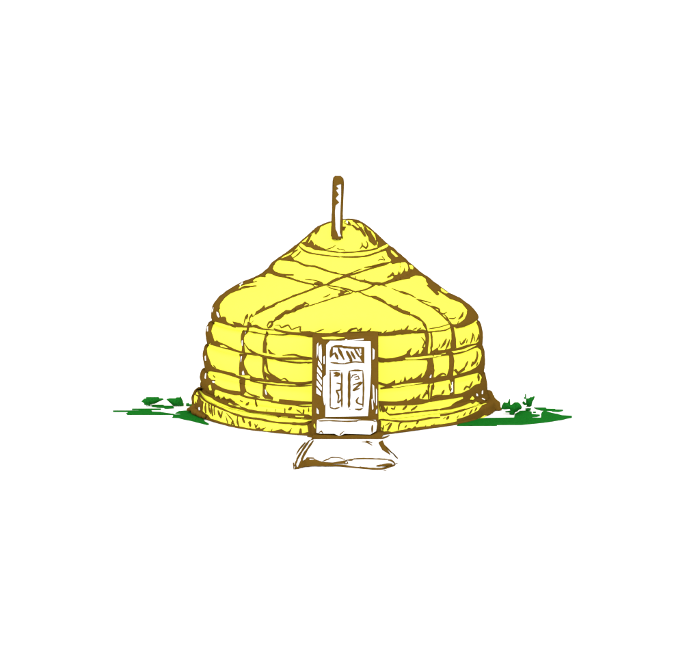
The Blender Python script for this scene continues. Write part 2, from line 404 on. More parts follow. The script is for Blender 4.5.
s('R5', 2.3, [(60, 560), (100, 525), (160, 508)]); s('R5', 1.8, [(160, 508), (168, 532), (208, 512), (180, 550)]); s('R5', 1.8, [(250, 545), (280, 530), (298, 508)]); s('R5', 1, [(0, 527), (18, 520)]); s('R5', 1.5, [(655, 488), (635, 512), (610, 532)]); s('R5', 1.6, [(590, 512), (582, 532)])
s('R5', 1.5, [(0, 572), (150, 570), (300, 565), (390, 556)])
s('R5', 2.2, [(0, 580), (100, 582), (250, 578), (365, 572)])
# ---- roof, right
f('R6', [(0, 122), (50, 178), (150, 243), (230, 303), (300, 353), (370, 413), (450, 478), (530, 538), (600, 568), (670, 613), (670, 670), (640, 667), (590, 607), (520, 577), (480, 567), (430, 532), (370, 492), (348, 488), (372, 522), (357, 532), (320, 500), (255, 437), (270, 425), (250, 400), (245, 372), (210, 347), (150, 340), (110, 355), (70, 367), (0, 380), (0, 215)])
y('R6', [(0, 227), (40, 224), (62, 245), (70, 280), (63, 308), (45, 305), (36, 262), (26, 300), (0, 338)]); y('R6', [(80, 250), (105, 252), (118, 268), (115, 290), (95, 285)]); wh('R6', [(90, 303), (128, 290), (140, 305), (115, 325), (98, 318)]); wh('R6', [(0, 158), (22, 175), (12, 187), (0, 180)])
y('R6', [(383, 476), (400, 480), (440, 510), (428, 517), (392, 498)]); wh('R6', [(250, 355), (280, 363), (332, 402), (300, 397)]); wh('R6', [(262, 412), (280, 415), (325, 450), (300, 445)])
s('R6', 1.0, [(95, 315), (135, 292)])
s('R6', 1.9, [(0, 492), (60, 515), (120, 540), (150, 558)]); s('R6', 1.4, [(150, 565), (230, 587), (300, 605)]); s('R6', 1.5, [(160, 570), (230, 610), (310, 645), (370, 662)])
f('R7', [(100, 0), (160, 48), (240, 103), (320, 143), (380, 183), (430, 233), (467, 290), (457, 320), (420, 352), (385, 372), (320, 397), (250, 412), (215, 395), (212, 378), (250, 377), (290, 357), (330, 325), (350, 280), (356, 235), (322, 187), (290, 170), (230, 147), (200, 132), (150, 97), (110, 57), (60, 57), (82, 97), (60, 97), (0, 37), (0, 0)])
y('R7', [(100, 38), (120, 43), (168, 85), (150, 90), (110, 64)]);
s('R7', 2.1, [(270, 330), (300, 300), (315, 260)]); s('R7', 1.4, [(180, 318), (215, 325), (245, 312)]); s('R7', 1.7, [(0, 203), (60, 220), (85, 235), (92, 268), (125, 278), (160, 262)]); s('R7', 1.4, [(125, 278), (150, 300), (180, 345), (205, 372)])
s('R7', 1.6, [(0, 205), (50, 240), (110, 290), (165, 345), (190, 372)]); s('R7', 0.9, [(0, 415), (80, 405), (150, 385), (195, 370)]); s('R7', 1.1, [(0, 445), (80, 445), (150, 430), (200, 405)])
f('R7', [(185, 372), (215, 377), (228, 440), (242, 520), (245, 602), (200, 612), (192, 560), (205, 520), (203, 450)])
s('R7', 2.1, [(100, 605), (130, 565), (155, 515)]); s('R7', 1.8, [(145, 622), (165, 580), (188, 520)])
f('R7', [(0, 640), (40, 620), (70, 598), (75, 625), (150, 620), (200, 602), (240, 608), (290, 595), (360, 570), (440, 558), (500, 570), (500, 592), (420, 577), (330, 602), (240, 630), (150, 640), (80, 665), (0, 672)])
s('R7', 1.6, [(285, 535), (295, 570), (345, 510)]); s('R7', 1.9, [(385, 560), (400, 510), (408, 458)]); s('R7', 1.6, [(435, 545), (455, 510), (462, 470)]); s('R7', 1.2, [(310, 565), (330, 550)])
f('R7', [(455, 343), (482, 363), (502, 420), (508, 480), (502, 560), (522, 620), (527, 670), (492, 670), (488, 620), (460, 592), (436, 562), (462, 540), (472, 480), (466, 420), (443, 360)])
s('R7', 1.6, [(5, 450), (15, 500), (10, 640)]); s('R7', 1.3, [(240, 650), (330, 632), (440, 590)])
# ---- wall, left
f('L1', [(235, 0), (203, 60), (203, 110), (220, 142), (170, 163), (153, 215), (153, 290), (170, 357), (215, 367), (237, 350), (205, 250), (225, 180), (245, 157), (300, 172), (380, 197), (400, 190), (352, 160), (347, 125), (320, 113), (292, 127), (270, 95), (256, 60), (265, 40), (288, 40), (285, 0)])
wh('L1', [(222, 35), (237, 20), (232, 60), (217, 82)]); wh('L1', [(258, 65), (276, 70), (302, 122), (292, 127)]); wh('L1', [(165, 215), (180, 200), (176, 260), (167, 262)])
f('L1', [(412, 158), (480, 172), (497, 183), (520, 203), (560, 193), (560, 215), (520, 215), (440, 203)]); s('L1', 1.0, [(375, 190), (440, 217)])
s('L1', 1.5, [(515, 192), (530, 135), (550, 93), (545, 140)]); s('L1', 1.3, [(567, 160), (575, 120), (592, 93)]); f('L1', [(558, 160), (582, 170), (592, 190), (567, 215), (562, 250), (535, 290), (547, 240)]); s('L1', 2.4, [(590, 200), (630, 208), (670, 225)])
s('L1', 0.9, [(560, 250), (620, 258), (670, 270)])
f('L1', [(508, 240), (542, 243), (530, 280), (517, 320), (522, 400), (527, 452), (500, 447), (505, 400), (490, 350), (493, 290)]); wh('L1', [(514, 262), (530, 250), (518, 290)]); wh('L1', [(504, 340), (512, 330), (512, 400), (505, 390)])
s('L1', 1.1, [(520, 360), (560, 420), (620, 468)])
f('L1', [(208, 357), (260, 343), (290, 358), (330, 373), (380, 398), (430, 423), (520, 452), (600, 458), (670, 468), (670, 484), (560, 472), (450, 447), (380, 427), (300, 407), (200, 377)]); y('L1', [(300, 383), (330, 383), (370, 408), (310, 398)])
f('L1', [(165, 355), (135, 390), (123, 440), (133, 520), (150, 600), (100, 620), (93, 670), (140, 670), (165, 642), (200, 632), (280, 645), (350, 662), (430, 672), (440, 660), (400, 645), (350, 636), (290, 620), (240, 603), (207, 580), (192, 530), (170, 480), (162, 420), (182, 375)]); wh('L1', [(144, 490), (156, 480), (160, 540), (150, 538)])
f('L1', [(478, 465), (550, 470), (517, 540), (522, 580), (562, 660), (572, 672), (475, 672), (475, 600), (482, 520)]); wh('L1', [(488, 502), (510, 488), (494, 560)]); wh('L1', [(502, 640), (520, 620), (540, 668), (505, 668)])
f('W2', [(150, 0), (150, 30), (105, 43), (95, 80), (103, 130), (115, 160), (60, 198), (90, 240), (150, 287), (230, 322), (345, 378), (362, 362), (328, 298), (305, 322), (287, 322), (277, 288), (250, 307), (235, 310), (235, 250), (248, 232), (320, 258), (430, 288), (505, 290), (490, 268), (480, 252), (400, 243), (320, 223), (262, 193), (212, 158), (182, 120), (165, 80), (177, 53), (250, 62), (350, 88), (430, 113), (490, 134), (530, 122), (430, 93), (400, 70), (340, 63), (280, 48), (212, 18), (212, 0)])
wh('W2', [(143, 90), (160, 78), (156, 142), (144, 137)]); y('W2', [(190, 200), (206, 190), (217, 240), (202, 238)]); s('W2', 2.1, [(225, 100), (240, 125)]); s('W2', 1.7, [(190, 130), (205, 150), (245, 150)]); wh('W2', [(215, 162), (240, 155), (250, 172), (230, 176)])
f('W2', [(478, 138), (532, 133), (525, 200), (542, 250), (512, 285), (490, 267), (478, 200)]); s('W2', 1.4, [(530, 250), (590, 285), (670, 305)]); s('W2', 1.3, [(400, 92), (500, 128), (600, 140), (670, 150)]); s('W2', 1.0, [(540, 60), (590, 110), (670, 135)])
s('W2', 2.1, [(480, 283), (560, 308), (670, 325)]); f('W2', [(325, 342), (385, 316), (440, 362), (485, 387), (430, 387), (380, 358), (345, 380)]); s('W2', 2.2, [(480, 338), (505, 350)]); s('W2', 2.1, [(535, 385), (565, 355)]); s('W2', 1.9, [(630, 335), (640, 400)])
s('W2', 2.1, [(220, 320), (300, 355), (400, 395), (480, 415), (580, 440), (670, 450)]); s('W2', 1.4, [(480, 395), (560, 428), (640, 442)])
s('W2', 1.9, [(65, 225), (90, 280), (140, 340), (220, 385), (320, 430), (430, 470), (540, 500), (670, 520)]); s('W2', 3.0, [(75, 190), (38, 230), (30, 300), (28, 370), (40, 400)])
f('W2', [(28, 310), (50, 288), (90, 300), (110, 345), (130, 357), (122, 440), (142, 460), (175, 480), (205, 522), (150, 517), (100, 492), (25, 470), (25, 400)]); wh('W2', [(83, 408), (95, 398), (104, 437), (90, 438)]); y('W2', [(50, 300), (78, 318), (75, 362), (64, 335), (56, 372)])
for w_, q in ((2.6, [(150, 365), (155, 460)]), (2.1, [(180, 375), (188, 420), (200, 470)]), (2.2, [(205, 385), (220, 490)]), (2.6, [(270, 435), (300, 510)]), (2.1, [(232, 400), (238, 480)]), (1.6, [(312, 440), (302, 500)]), (1.1, [(350, 460), (420, 540)]), (2.1, [(460, 487), (455, 530), (470, 592)]), (2.6, [(500, 492), (525, 555)]), (1.4, [(508, 540), (525, 555)]), (2.6, [(575, 535), (580, 590)]), (1.8, [(430, 582), (408, 542), (400, 575)]), (2.0, [(640, 615), (670, 600)])):
    s('W2', w_, q)
s('W2', 2.3, [(195, 518), (260, 540), (360, 570), (430, 590), (520, 615), (620, 630), (670, 633)])
# ---- wall, left of the door
s('W1', 2.0, [(165, 105), (185, 70), (210, 62), (215, 90), (195, 115), (172, 118), (163, 102)]); s('W1', 3.0, [(215, 65), (270, 30), (320, 0)])
f('W1', [(163, 148), (174, 180), (157, 220), (160, 300), (152, 367), (126, 357), (128, 270), (145, 200)])
s('W1', 0.9, [(0, 158), (70, 175), (140, 185), (300, 190), (400, 182)]); s('W1', 1.8, [(20, 105), (60, 98), (110, 130), (170, 138), (230, 145)])
f('W1', [(230, 130), (300, 145), (400, 162), (500, 170), (640, 175), (640, 230), (600, 212), (560, 200), (480, 186), (380, 180), (300, 166), (240, 150)])
f('W1', [(172, 328), (190, 333), (202, 353), (248, 377), (190, 372)])
s('W1', 2.3, [(0, 370), (80, 380), (160, 400), (240, 412), (320, 415), (450, 415), (560, 418), (600, 418)]); s('W1', 1.4, [(200, 408), (280, 430), (360, 450), (480, 460), (600, 450)]); s('W1', 1.6, [(312, 385), (380, 380), (430, 380), (500, 400), (590, 408)])
s('W1', 1.4, [(0, 325), (40, 355), (90, 378)])
f('W1', [(123, 400), (157, 405), (150, 460), (135, 500), (140, 540), (168, 560), (200, 575), (250, 588), (300, 620), (280, 637), (200, 630), (152, 575), (162, 632), (140, 627), (120, 540)])
s('W1', 1.8, [(155, 410), (165, 500), (185, 550), (250, 595), (300, 620)]); s('W1', 1.5, [(300, 620), (330, 605), (370, 635)]); s('W1', 1.4, [(0, 575), (30, 605), (120, 608)])
s('W1', 2.5, [(0, 600), (60, 612), (150, 627), (300, 638), (450, 652), (540, 648), (600, 632)]); s('W1', 1.1, [(0, 625), (100, 650), (200, 665)])
s('W3', 1.2, [(0, 55), (130, 80), (300, 100), (480, 105), (590, 98)]); f('W3', [(430, 78), (500, 78), (590, 55), (590, 80), (490, 98), (440, 92)])
f('W3', [(126, 78), (152, 83), (150, 140), (192, 190), (224, 215), (218, 238), (180, 228), (150, 228), (123, 200)]); wh('W3', [(142, 135), (150, 140), (178, 195), (165, 200), (150, 170)])
s('W3', 1.5, [(0, 222), (150, 240), (280, 262)]); f('W3', [(283, 230), (400, 240), (500, 250), (592, 255), (592, 277), (500, 282), (430, 290), (300, 277), (200, 260), (280, 252)]); s('W3', 1.1, [(430, 290), (510, 300), (590, 297)]); s('W3', 1.1, [(0, 180), (50, 205), (95, 215)])
for w_, q in ((1.7, [(52, 238), (70, 300)]), (1.7, [(335, 318), (335, 370)]), (2.6, [(370, 330), (400, 308)]), (1.2, [(445, 330), (500, 370)]), (1.7, [(515, 325), (510, 380)]), (1.2, [(562, 310), (560, 355)]), (2.2, [(0, 448), (8, 490)])):
    s('W3', w_, q)
f('W3', [(0, 328), (80, 343), (200, 353), (350, 363), (450, 370), (560, 378), (595, 395), (595, 422), (450, 422), (360, 412), (430, 405), (300, 395), (272, 410), (250, 390), (130, 372), (0, 357)]); y('W3', [(440, 389), (525, 394), (520, 403), (445, 401)])
s('W3', 2.0, [(0, 408), (100, 422), (200, 445), (300, 457), (430, 462)]); s('W3', 2.8, [(380, 462), (520, 468), (590, 445)])
f('W3', [(0, 522), (60, 525), (90, 500), (100, 515), (155, 500), (120, 530), (160, 538), (230, 533), (300, 517), (350, 543), (370, 540), (402, 506), (382, 555), (470, 558), (480, 508), (494, 513), (497, 558), (560, 543), (550, 478), (580, 460), (605, 450), (605, 600), (510, 597), (360, 590), (280, 582), (150, 570), (60, 552), (0, 540)])
# ---- wall, right of the door
f('W4', [(78, 130), (180, 113), (290, 93), (370, 93), (440, 103), (500, 88), (548, 103), (595, 125), (520, 127), (450, 130), (370, 127), (270, 142), (150, 147), (78, 147)]); s('W4', 0.9, [(0, 118), (90, 125)])
for w_, q in ((1.3, [(298, 88), (310, 105)]), (1.8, [(345, 92), (365, 55)]), (1.2, [(410, 92), (450, 75)]), (1.2, [(450, 97), (490, 75)]), (2.7, [(495, 5), (520, 50), (545, 100)]), (0.8, [(560, 85), (670, 70)]), (1.2, [(590, 114), (670, 105)]), (1.6, [(580, 125), (592, 220), (580, 312)]), (1.4, [(490, 165), (520, 210), (495, 270)])):
    s('W4', w_, q)
f('W4', [(518, 125), (560, 125), (560, 200), (550, 270), (547, 332), (508, 332), (500, 290), (528, 250), (530, 170)])
f('W4', [(78, 353), (150, 368), (220, 363), (300, 343), (347, 323), (353, 300), (395, 266), (377, 320), (390, 345), (430, 320), (467, 283), (457, 330), (505, 308), (520, 325), (600, 318), (642, 263), (640, 293), (670, 295), (670, 347), (600, 365), (550, 372), (540, 387), (430, 384), (260, 390), (180, 407), (90, 402), (78, 395)])
y('W4', [(330, 360), (450, 352), (600, 335), (670, 330), (670, 340), (560, 356), (430, 370), (335, 371)])
f('W4', [(543, 378), (602, 368), (592, 400), (614, 480), (602, 545), (560, 562), (480, 577), (520, 520), (540, 470), (550, 410)]); wh('W4', [(560, 540), (586, 514), (580, 550), (560, 556)])
f('W4', [(75, 588), (160, 613), (200, 598), (237, 573), (237, 608), (320, 588), (332, 538), (347, 585), (400, 543), (402, 568), (440, 553), (497, 506), (482, 553), (520, 548), (600, 553), (670, 533), (670, 582), (560, 607), (400, 622), (280, 642), (100, 660), (95, 650), (150, 635), (75, 612)])
y('W4', [(200, 632), (300, 614), (400, 602), (497, 597), (420, 612), (300, 630), (220, 641)]); s('W4', 1.4, [(565, 600), (560, 670)]); s('W4', 1.9, [(605, 600), (605, 670)])
f('W6', [(83, 248), (180, 253), (250, 253), (320, 243), (347, 228), (352, 248), (400, 228), (420, 203), (422, 233), (482, 178), (467, 223), (510, 233), (560, 233), (600, 213), (640, 188), (670, 192), (670, 237), (560, 258), (500, 277), (400, 287), (250, 292), (130, 292), (85, 302)])
for w_, q in ((2.2, [(500, 222), (545, 150)]), (2.2, [(535, 140), (545, 185)]), (1.6, [(555, 95), (560, 235)]), (1.9, [(592, 95), (580, 220)]), (1.2, [(158, 342), (165, 300)]), (2.2, [(200, 317), (230, 325), (240, 300)]), (2.3, [(310, 332), (350, 295)]), (2.2, [(390, 340), (450, 295)]), (1.7, [(150, 345), (180, 377), (260, 374), (380, 360), (520, 345), (670, 330)]), (1.9, [(85, 430), (180, 440), (300, 445), (400, 440), (480, 430), (560, 415), (670, 405)]), (1.4, [(105, 500), (125, 520)]), (2.7, [(165, 530), (205, 460)]), (1.9, [(268, 525), (282, 465), (320, 450)]), (1.3, [(145, 485), (190, 455)]), (2.0, [(440, 470), (465, 438)]), (1.2, [(88, 290), (100, 350)])):
    s('W6', w_, q)
f('W6', [(100, 280), (125, 290), (157, 340), (120, 352), (105, 330)]); f('W6', [(75, 430), (105, 450), (100, 500), (110, 545), (170, 535), (210, 548), (260, 533), (290, 528), (350, 518), (370, 503), (400, 513), (430, 488), (440, 503), (490, 493), (580, 488), (582, 478), (670, 470), (670, 502), (560, 522), (400, 542), (320, 542), (220, 552), (190, 582), (140, 592), (75, 592)])
f('W5', [(490, 0), (514, 50), (527, 110), (522, 190), (510, 235), (532, 300), (542, 400), (530, 420), (495, 402), (507, 350), (487, 290), (455, 265), (400, 277), (300, 302), (200, 327), (100, 347), (20, 362), (0, 370), (0, 318), (30, 315), (100, 300), (155, 292), (215, 298), (300, 270), (380, 245), (440, 213), (470, 180), (495, 100), (485, 50), (455, 22), (400, 33), (430, 0)])
f('W5', [(0, 65), (60, 65), (130, 50), (190, 58), (260, 33), (330, 18), (370, 0), (440, 0), (440, 20), (340, 62), (280, 82), (200, 95), (160, 98), (0, 118), (0, 103), (150, 85), (160, 70), (70, 80), (0, 88)]); y('W5', [(198, 60), (300, 43), (390, 8), (432, 0), (330, 52), (220, 73)])
f('W5', [(0, 110), (22, 130), (35, 200), (30, 312), (0, 322)]); f('W5', [(183, 85), (215, 90), (227, 150), (215, 290), (230, 300), (228, 467), (183, 482), (207, 400), (190, 340), (158, 300), (182, 220)]); wh('W5', [(202, 340), (214, 330), (216, 460), (178, 475), (203, 430)])
for w_, q in ((2.4, [(60, 305), (120, 272), (150, 285)]), (1.8, [(325, 225), (360, 155)]), (2.2, [(447, 60), (448, 110), (430, 160), (400, 195)]), (2.6, [(392, 205), (410, 160)]), (1.2, [(440, 200), (457, 165)]), (2.4, [(322, 430), (345, 397), (368, 402)]), (2.2, [(370, 415), (405, 350)]), (3.0, [(457, 280), (462, 345)]), (1.3, [(482, 352), (500, 312)]), (2.4, [(110, 470), (135, 430)]), (2.2, [(182, 370), (190, 440)]), (3, [(0, 510), (50, 490), (110, 480)])):
    s('W5', w_, q)
f('W5', [(225, 240), (245, 228), (265, 258), (330, 208), (325, 240), (262, 282)])
f('W5', [(0, 545), (10, 515), (50, 488), (100, 493), (190, 478), (240, 468), (330, 458), (370, 430), (430, 380), (470, 370), (500, 400), (540, 415), (540, 480), (440, 520), (320, 495), (230, 502), (130, 522)])
f('W7', [(420, 30), (440, 150), (480, 168), (512, 220), (522, 290), (582, 300), (570, 370), (555, 395), (520, 430), (460, 440), (420, 430), (380, 457), (250, 487), (150, 532), (0, 552), (0, 520), (100, 505), (160, 490), (160, 470), (230, 450), (300, 420), (360, 390), (400, 345), (460, 322), (440, 315), (350, 345), (200, 402), (60, 437), (0, 444), (0, 430), (120, 413), (230, 378), (330, 342), (385, 315), (340, 300), (310, 325), (290, 312), (200, 350), (100, 377), (0, 387), (0, 370), (100, 345), (140, 310), (170, 295), (220, 275), (222, 253), (150, 268), (0, 290), (0, 240), (100, 238), (200, 223), (270, 190), (290, 185), (380, 130), (402, 90)])
wh('W7', [(335, 220), (350, 225), (358, 252), (335, 250)]); wh('W7', [(388, 200), (403, 190), (402, 230), (385, 235)]); y('W7', [(278, 280), (300, 250), (317, 270), (305, 282)]); wh('W7', [(380, 268), (430, 284), (425, 293), (385, 282)])
for w_, q in ((2.4, [(115, 535), (115, 562)]), (2.3, [(60, 472), (85, 440)]), (2.3, [(278, 420), (310, 380)]), (1.6, [(405, 372), (420, 342)]), (1.5, [(180, 470), (225, 462)])):
    s('W7', w_, q)

s('W4', 2.7, [(385, -52), (420, -34), (460, -12), (500, 15)]); s('L1', 1.9, [(340, 175), (400, 190), (440, 200), (520, 205), (600, 212)])
s('R4', 2.4, [(55, 425), (110, 385), (160, 355), (220, 346), (290, 310)]); s('R7', 1.6, [(165, 345), (200, 395)])
for c_, w_, q in (('R3', 1.3, [(60, 60), (95, 100)]), ('R3', 1.2, [(140, 70), (200, 130)]), ('R3', 1.3, [(215, 90), (262, 170)]), ('R3', 1.2, [(225, 130), (262, 200)]), ('R3', 1.1, [(170, 100), (205, 140)]), ('R3', 1.3, [(345, 240), (350, 285)]), ('R3', 1.2, [(300, 190), (335, 240)]),
        ('R7', 1.2, [(345, 560), (355, 520)]), ('R7', 1.2, [(415, 470), (425, 540)]), ('R7', 1.3, [(80, 600), (95, 560)]), ('R7', 1.0, [(300, 370), (330, 345)]), ('R7', 1.3, [(260, 370), (275, 345)]),
        ('W4', 1.2, [(430, 340), (450, 300)]), ('W4', 1.2, [(480, 340), (500, 290)]), ('W4', 1.3, [(285, 600), (300, 570)]), ('W4', 1.1, [(505, 250), (520, 290)]), ('W4', 1.2, [(130, 120), (160, 100)]), ('W4', 1.2, [(220, 108), (240, 90)]),
        ('W6', 1.4, [(330, 505), (350, 480)]), ('W6', 1.3, [(130, 480), (120, 530)]), ('W6', 1.5, [(520, 500), (535, 480)]), ('W6', 1.3, [(600, 490), (615, 465)]), ('W7', 1.4, [(30, 470), (50, 450)]), ('W7', 1.4, [(160, 460), (175, 435)]), ('W7', 1.5, [(220, 440), (245, 405)]), ('W7', 1.5, [(330, 395), (355, 360)]), ('W7', 1.3, [(100, 365), (130, 350)]),
        ('W3', 1.3, [(110, 530), (130, 505)]), ('W3', 1.3, [(200, 540), (215, 515)]), ('W3', 1.2, [(60, 500), (75, 470)]), ('W3', 1.2, [(160, 345), (165, 325)]), ('W3', 1.2, [(240, 350), (250, 325)]), ('W2', 1.2, [(345, 490), (365, 560)]), ('W2', 1.3, [(385, 360), (400, 335)]), ('W2', 1.4, [(560, 545), (580, 580)]), ('W2', 1.2, [(620, 560), (640, 620)]),
        ('L1', 1.2, [(300, 165), (330, 150)]), ('L1', 1.2, [(255, 335), (275, 355)]), ('L1', 1.2, [(225, 575), (250, 600)]), ('L1', 1.2, [(590, 170), (610, 150)]), ('R1', 1.4, [(330, 372), (380, 352), (430, 345)]), ('R1', 1.1, [(450, 318), (500, 300)]), ('R2', 1.1, [(420, 150), (400, 190)]), ('R2', 1.1, [(455, 330), (480, 300)])):
    s(c_, w_, q)
edge = [proj(Vector(parts['base_platform'].v[(len(PROF['base_platform']) - 1) * 4 * NA + j])) for j in range(NA)]
fr_e = sorted((q for j, q in enumerate(edge) if j > NA / 2), key=lambda q: q[0])
for c0, c1, w_ in ((200, 250, 1.2), (382, 432, 1.9), (428, 478, 2.6)):
    tube(Y, [(a_, b_ - 0.9) for a_, b_ in fr_e if c0 < a_ < c1], w_, BRN, parts['base_platform'])
# ---- door
for q in ([(78, 150), (100, 126), (106, 200), (104, 298), (86, 262), (76, 225)], [(74, 272), (104, 318), (108, 358), (72, 308)], [(66, 330), (106, 385), (104, 420), (64, 368)], [(64, 388), (106, 450), (104, 488), (64, 428)], [(60, 450), (104, 508), (104, 540), (60, 490)], [(58, 512), (98, 560), (96, 585), (58, 562)],
          [(62, 130), (74, 110), (70, 200), (60, 250)], [(120, 240), (131, 230), (131, 300), (122, 300)], [(118, 425), (141, 400), (138, 640), (128, 670), (115, 580)], [(560, 160), (577, 180), (573, 255), (560, 262)], [(558, 485), (572, 498), (577, 655), (563, 600)], [(550, 620), (560, 610), (566, 700), (556, 710)], [(590, 520), (598, 540), (598, 670), (590, 670)], [(280, 95), (480, 77), (475, 86), (330, 99)], [(590, 720), (600, 700), (600, 740), (588, 745)]):
    wh('D', q, DO)
y('D', [(105, 65), (200, 60), (310, 66), (230, 80), (120, 79)], DO)
y('M', [(152, 135), (158, 145), (160, 165), (150, 150)], DO); wh('M', [(168, 45), (178, 60), (180, 80), (168, 75)], DO)
for w_, q in ((2.0, [(188, 152), (300, 152), (400, 158), (484, 156)]), (2.8, [(197, 152), (182, 245)]), (1.4, [(182, 290), (300, 298), (400, 284), (484, 292)]), (3.0, [(222, 198), (250, 262)]), (1.8, [(182, 242), (215, 205)]), (3.0, [(252, 160), (305, 265)]), (3.4, [(325, 185), (375, 275)]), (2.8, [(365, 188), (405, 260)]), (2.5, [(392, 160), (440, 240)]), (1.5, [(430, 165), (455, 210)]), (1.4, [(350, 270), (380, 285)])):
    s('D', w_, q, DO)
f('D', [(425, 155), (487, 155), (487, 300), (465, 285), (440, 240), (462, 220)], DO); wh('D', [(440, 165), (456, 165), (456, 205), (446, 190)], DO)
for w_, q in ((1.3, [(180, 358), (181, 500), (180, 690)]), (1.3, [(172, 358), (272, 360)]), (1.8, [(284, 375), (284, 560), (284, 690)]), (2.0, [(178, 692), (225, 700), (265, 690)]), (1.6, [(235, 472), (280, 480)]), (1.8, [(275, 482), (270, 535), (235, 540), (255, 585), (245, 650)]), (1.3, [(275, 620), (250, 655)]), (2.6, [(350, 365), (350, 530), (348, 695)]), (1.6, [(350, 367), (400, 360), (475, 362)]), (1.6, [(472, 365), (478, 500), (474, 640), (472, 690)]), (1.9, [(345, 695), (360, 710)]), (1.6, [(395, 425), (430, 410), (440, 435), (400, 442)]), (1.3, [(370, 430), (380, 405), (420, 395)]), (1.8, [(380, 492), (460, 470), (385, 540), (445, 520)]), (2.0, [(435, 600), (415, 630), (430, 655), (470, 665)]), (1.8, [(400, 705), (450, 710), (478, 685)])):
    s('D', w_, q, DO)
f('D', [(203, 382), (235, 372), (265, 380), (272, 398), (250, 417), (208, 412), (230, 397)], DO)
s('M', 1.2, [(175, 122), (250, 120), (340, 124), (440, 120), (520, 125)], DO); s('M', 2.4, [(492, 145), (490, 190)], DO); s('M', 1.3, [(180, 190), (195, 180), (205, 195)], DO); s('M', 1.2, [(300, 205), (315, 190), (330, 180)], DO)
# ---- stovepipe
f('P', [(205, 645), (200, 400), (203, 250), (213, 90), (245, 62), (290, 62), (325, 95), (312, 140), (295, 133), (250, 153), (277, 180), (250, 192), (277, 235), (246, 270), (280, 310), (245, 340), (240, 400), (245, 560), (262, 600), (275, 660), (240, 658)], PI_)
f('P', [(297, 130), (320, 118), (322, 180), (312, 260), (307, 400), (322, 520), (312, 600), (300, 640), (285, 600), (290, 400), (297, 250)], PI_)
s('P', 1.8, [(265, 640), (290, 670)], None); s('P', 1.6, [(300, 620), (315, 662)], None); s('P', 1.5, [(225, 650), (262, 668)], None)
# ---- ramp board
s('M', 1.6, [(112, 214), (165, 219), (250, 223), (340, 216), (430, 221), (500, 221), (550, 226), (592, 208)], RA)
s('M', 1.5, [(130, 238), (150, 226)], RA)
for w_, q in ((2.0, [(100, 250), (75, 280), (50, 318)]), (2.0, [(125, 237), (75, 310), (42, 370), (35, 402)]), (2.1, [(147, 240), (100, 310), (78, 355), (60, 388)]), (1.2, [(200, 357), (260, 338), (335, 345)]), (1.6, [(340, 350), (440, 345), (540, 348), (600, 352), (625, 375)]), (2.1, [(38, 402), (100, 383), (200, 380), (300, 382), (380, 392), (460, 402), (550, 404), (622, 378)]), (2.6, [(515, 384), (605, 374)]), (0.9, [(555, 412), (577, 412)]), (1.6, [(560, 262), (600, 305), (640, 342)]), (1.5, [(430, 245), (462, 250), (490, 266)]), (1.4, [(455, 240), (492, 252)]), (0.9, [(620, 370), (642, 370)]), (1.4, [(340, 352), (350, 368), (330, 372)])):
    s('M', w_, q, RA)
f('M', [(75, 362), (110, 340), (150, 342), (200, 360), (260, 364), (342, 350), (332, 370), (200, 375), (130, 377), (60, 392)], RA); f('M', [(28, 370), (42, 366), (50, 400), (75, 385), (60, 402), (32, 404)], RA)
f('M', [(528, 252), (552, 240), (567, 275), (597, 322), (550, 292)], RA)

# ---------------------------------------------------------------- objects
yurt = bpy.data.objects.new('yurt', None); COL.objects.link(yurt)
tag(yurt, 'yellow felt yurt with brown lacing, domed roof, stovepipe and white door', 'yurt')
D_ = None
for k, a in parts.items():
    if k in ('ramp', 'door_window', 'door_panel a', 'door_panel b'): continue
    o = build(a, yurt)
    if k == 'door': D_ = o
for k in ('door_window', 'door_panel a', 'door_panel b'): build(parts[k], D_)
ro = build(rp, None, (sum(p.x for p in base) / n if False else sum(p.x for p in base) / len(base), sum(p.y for p in base) / len(base), 0))
tag(ro, 'white flared entrance board lying flat on the ground before the yurt door', 'ramp')

# heaps of brown earth banked against the base
def lumps(name, spec, seed):
    a = Acc(name); rnd = random.Random(seed)
    import bmesh
    for x, yy, r, yd in spec:
        c = on_y(x, yy, yd); R = r * (yd + D) / F
        bm = bmesh.new(); bmesh.ops.create_icosphere(bm, subdivisions=3, radius=1)
        off = Vector((rnd.random() * 9, rnd.random() * 9, rnd.random() * 9))
        V = []
        for v in bm.verts:
            k = 1 + 0.22 * noise.noise(v.co * 1.8 + off) + 0.05 * noise.noise(v.co * 7 + off)
            p = c + Vector((v.co.x * k * R * 1.1, v.co.y * k * R * 1.4, v.co.z * k * R)); p.z = max(p.z, -0.01); V.append(p)
        Fc = [[q.index for q in fc.verts] for fc in bm.faces]; bm.free()
        a.add(V, Fc, BRN, True)
    return a
def remelt(o):
    m = o.modifiers.new('Remesh', 'REMESH'); m.mode = 'VOXEL'; m.voxel_size = 0.028; m.use_smooth_shade = True
    m = o.modifiers.new('Smooth', 'SMOOTH'); m.iterations = 9
e1 = build(lumps('earth_heap', [(188.5, 409, 2.2, -0.9), (191.5, 409, 3.4, -0.8), (195, 411.5, 4.0, -1.0), (199.5, 414, 3.6, -1.25), (204, 416.5, 2.8, -1.5), (207.5, 418.6, 1.8, -1.7), (195, 407, 3.6, -0.8), (188, 410.3, 1.8, -0.9), (197, 412.5, 4, -1.1), (202, 415.5, 3.4, -1.35)], 2), None, on_z(194, 415))
remelt(e1); tag(e1, 'small low brown earth heap against the left foot of the yurt', 'earth heap', 'earth heaps banked against the yurt')
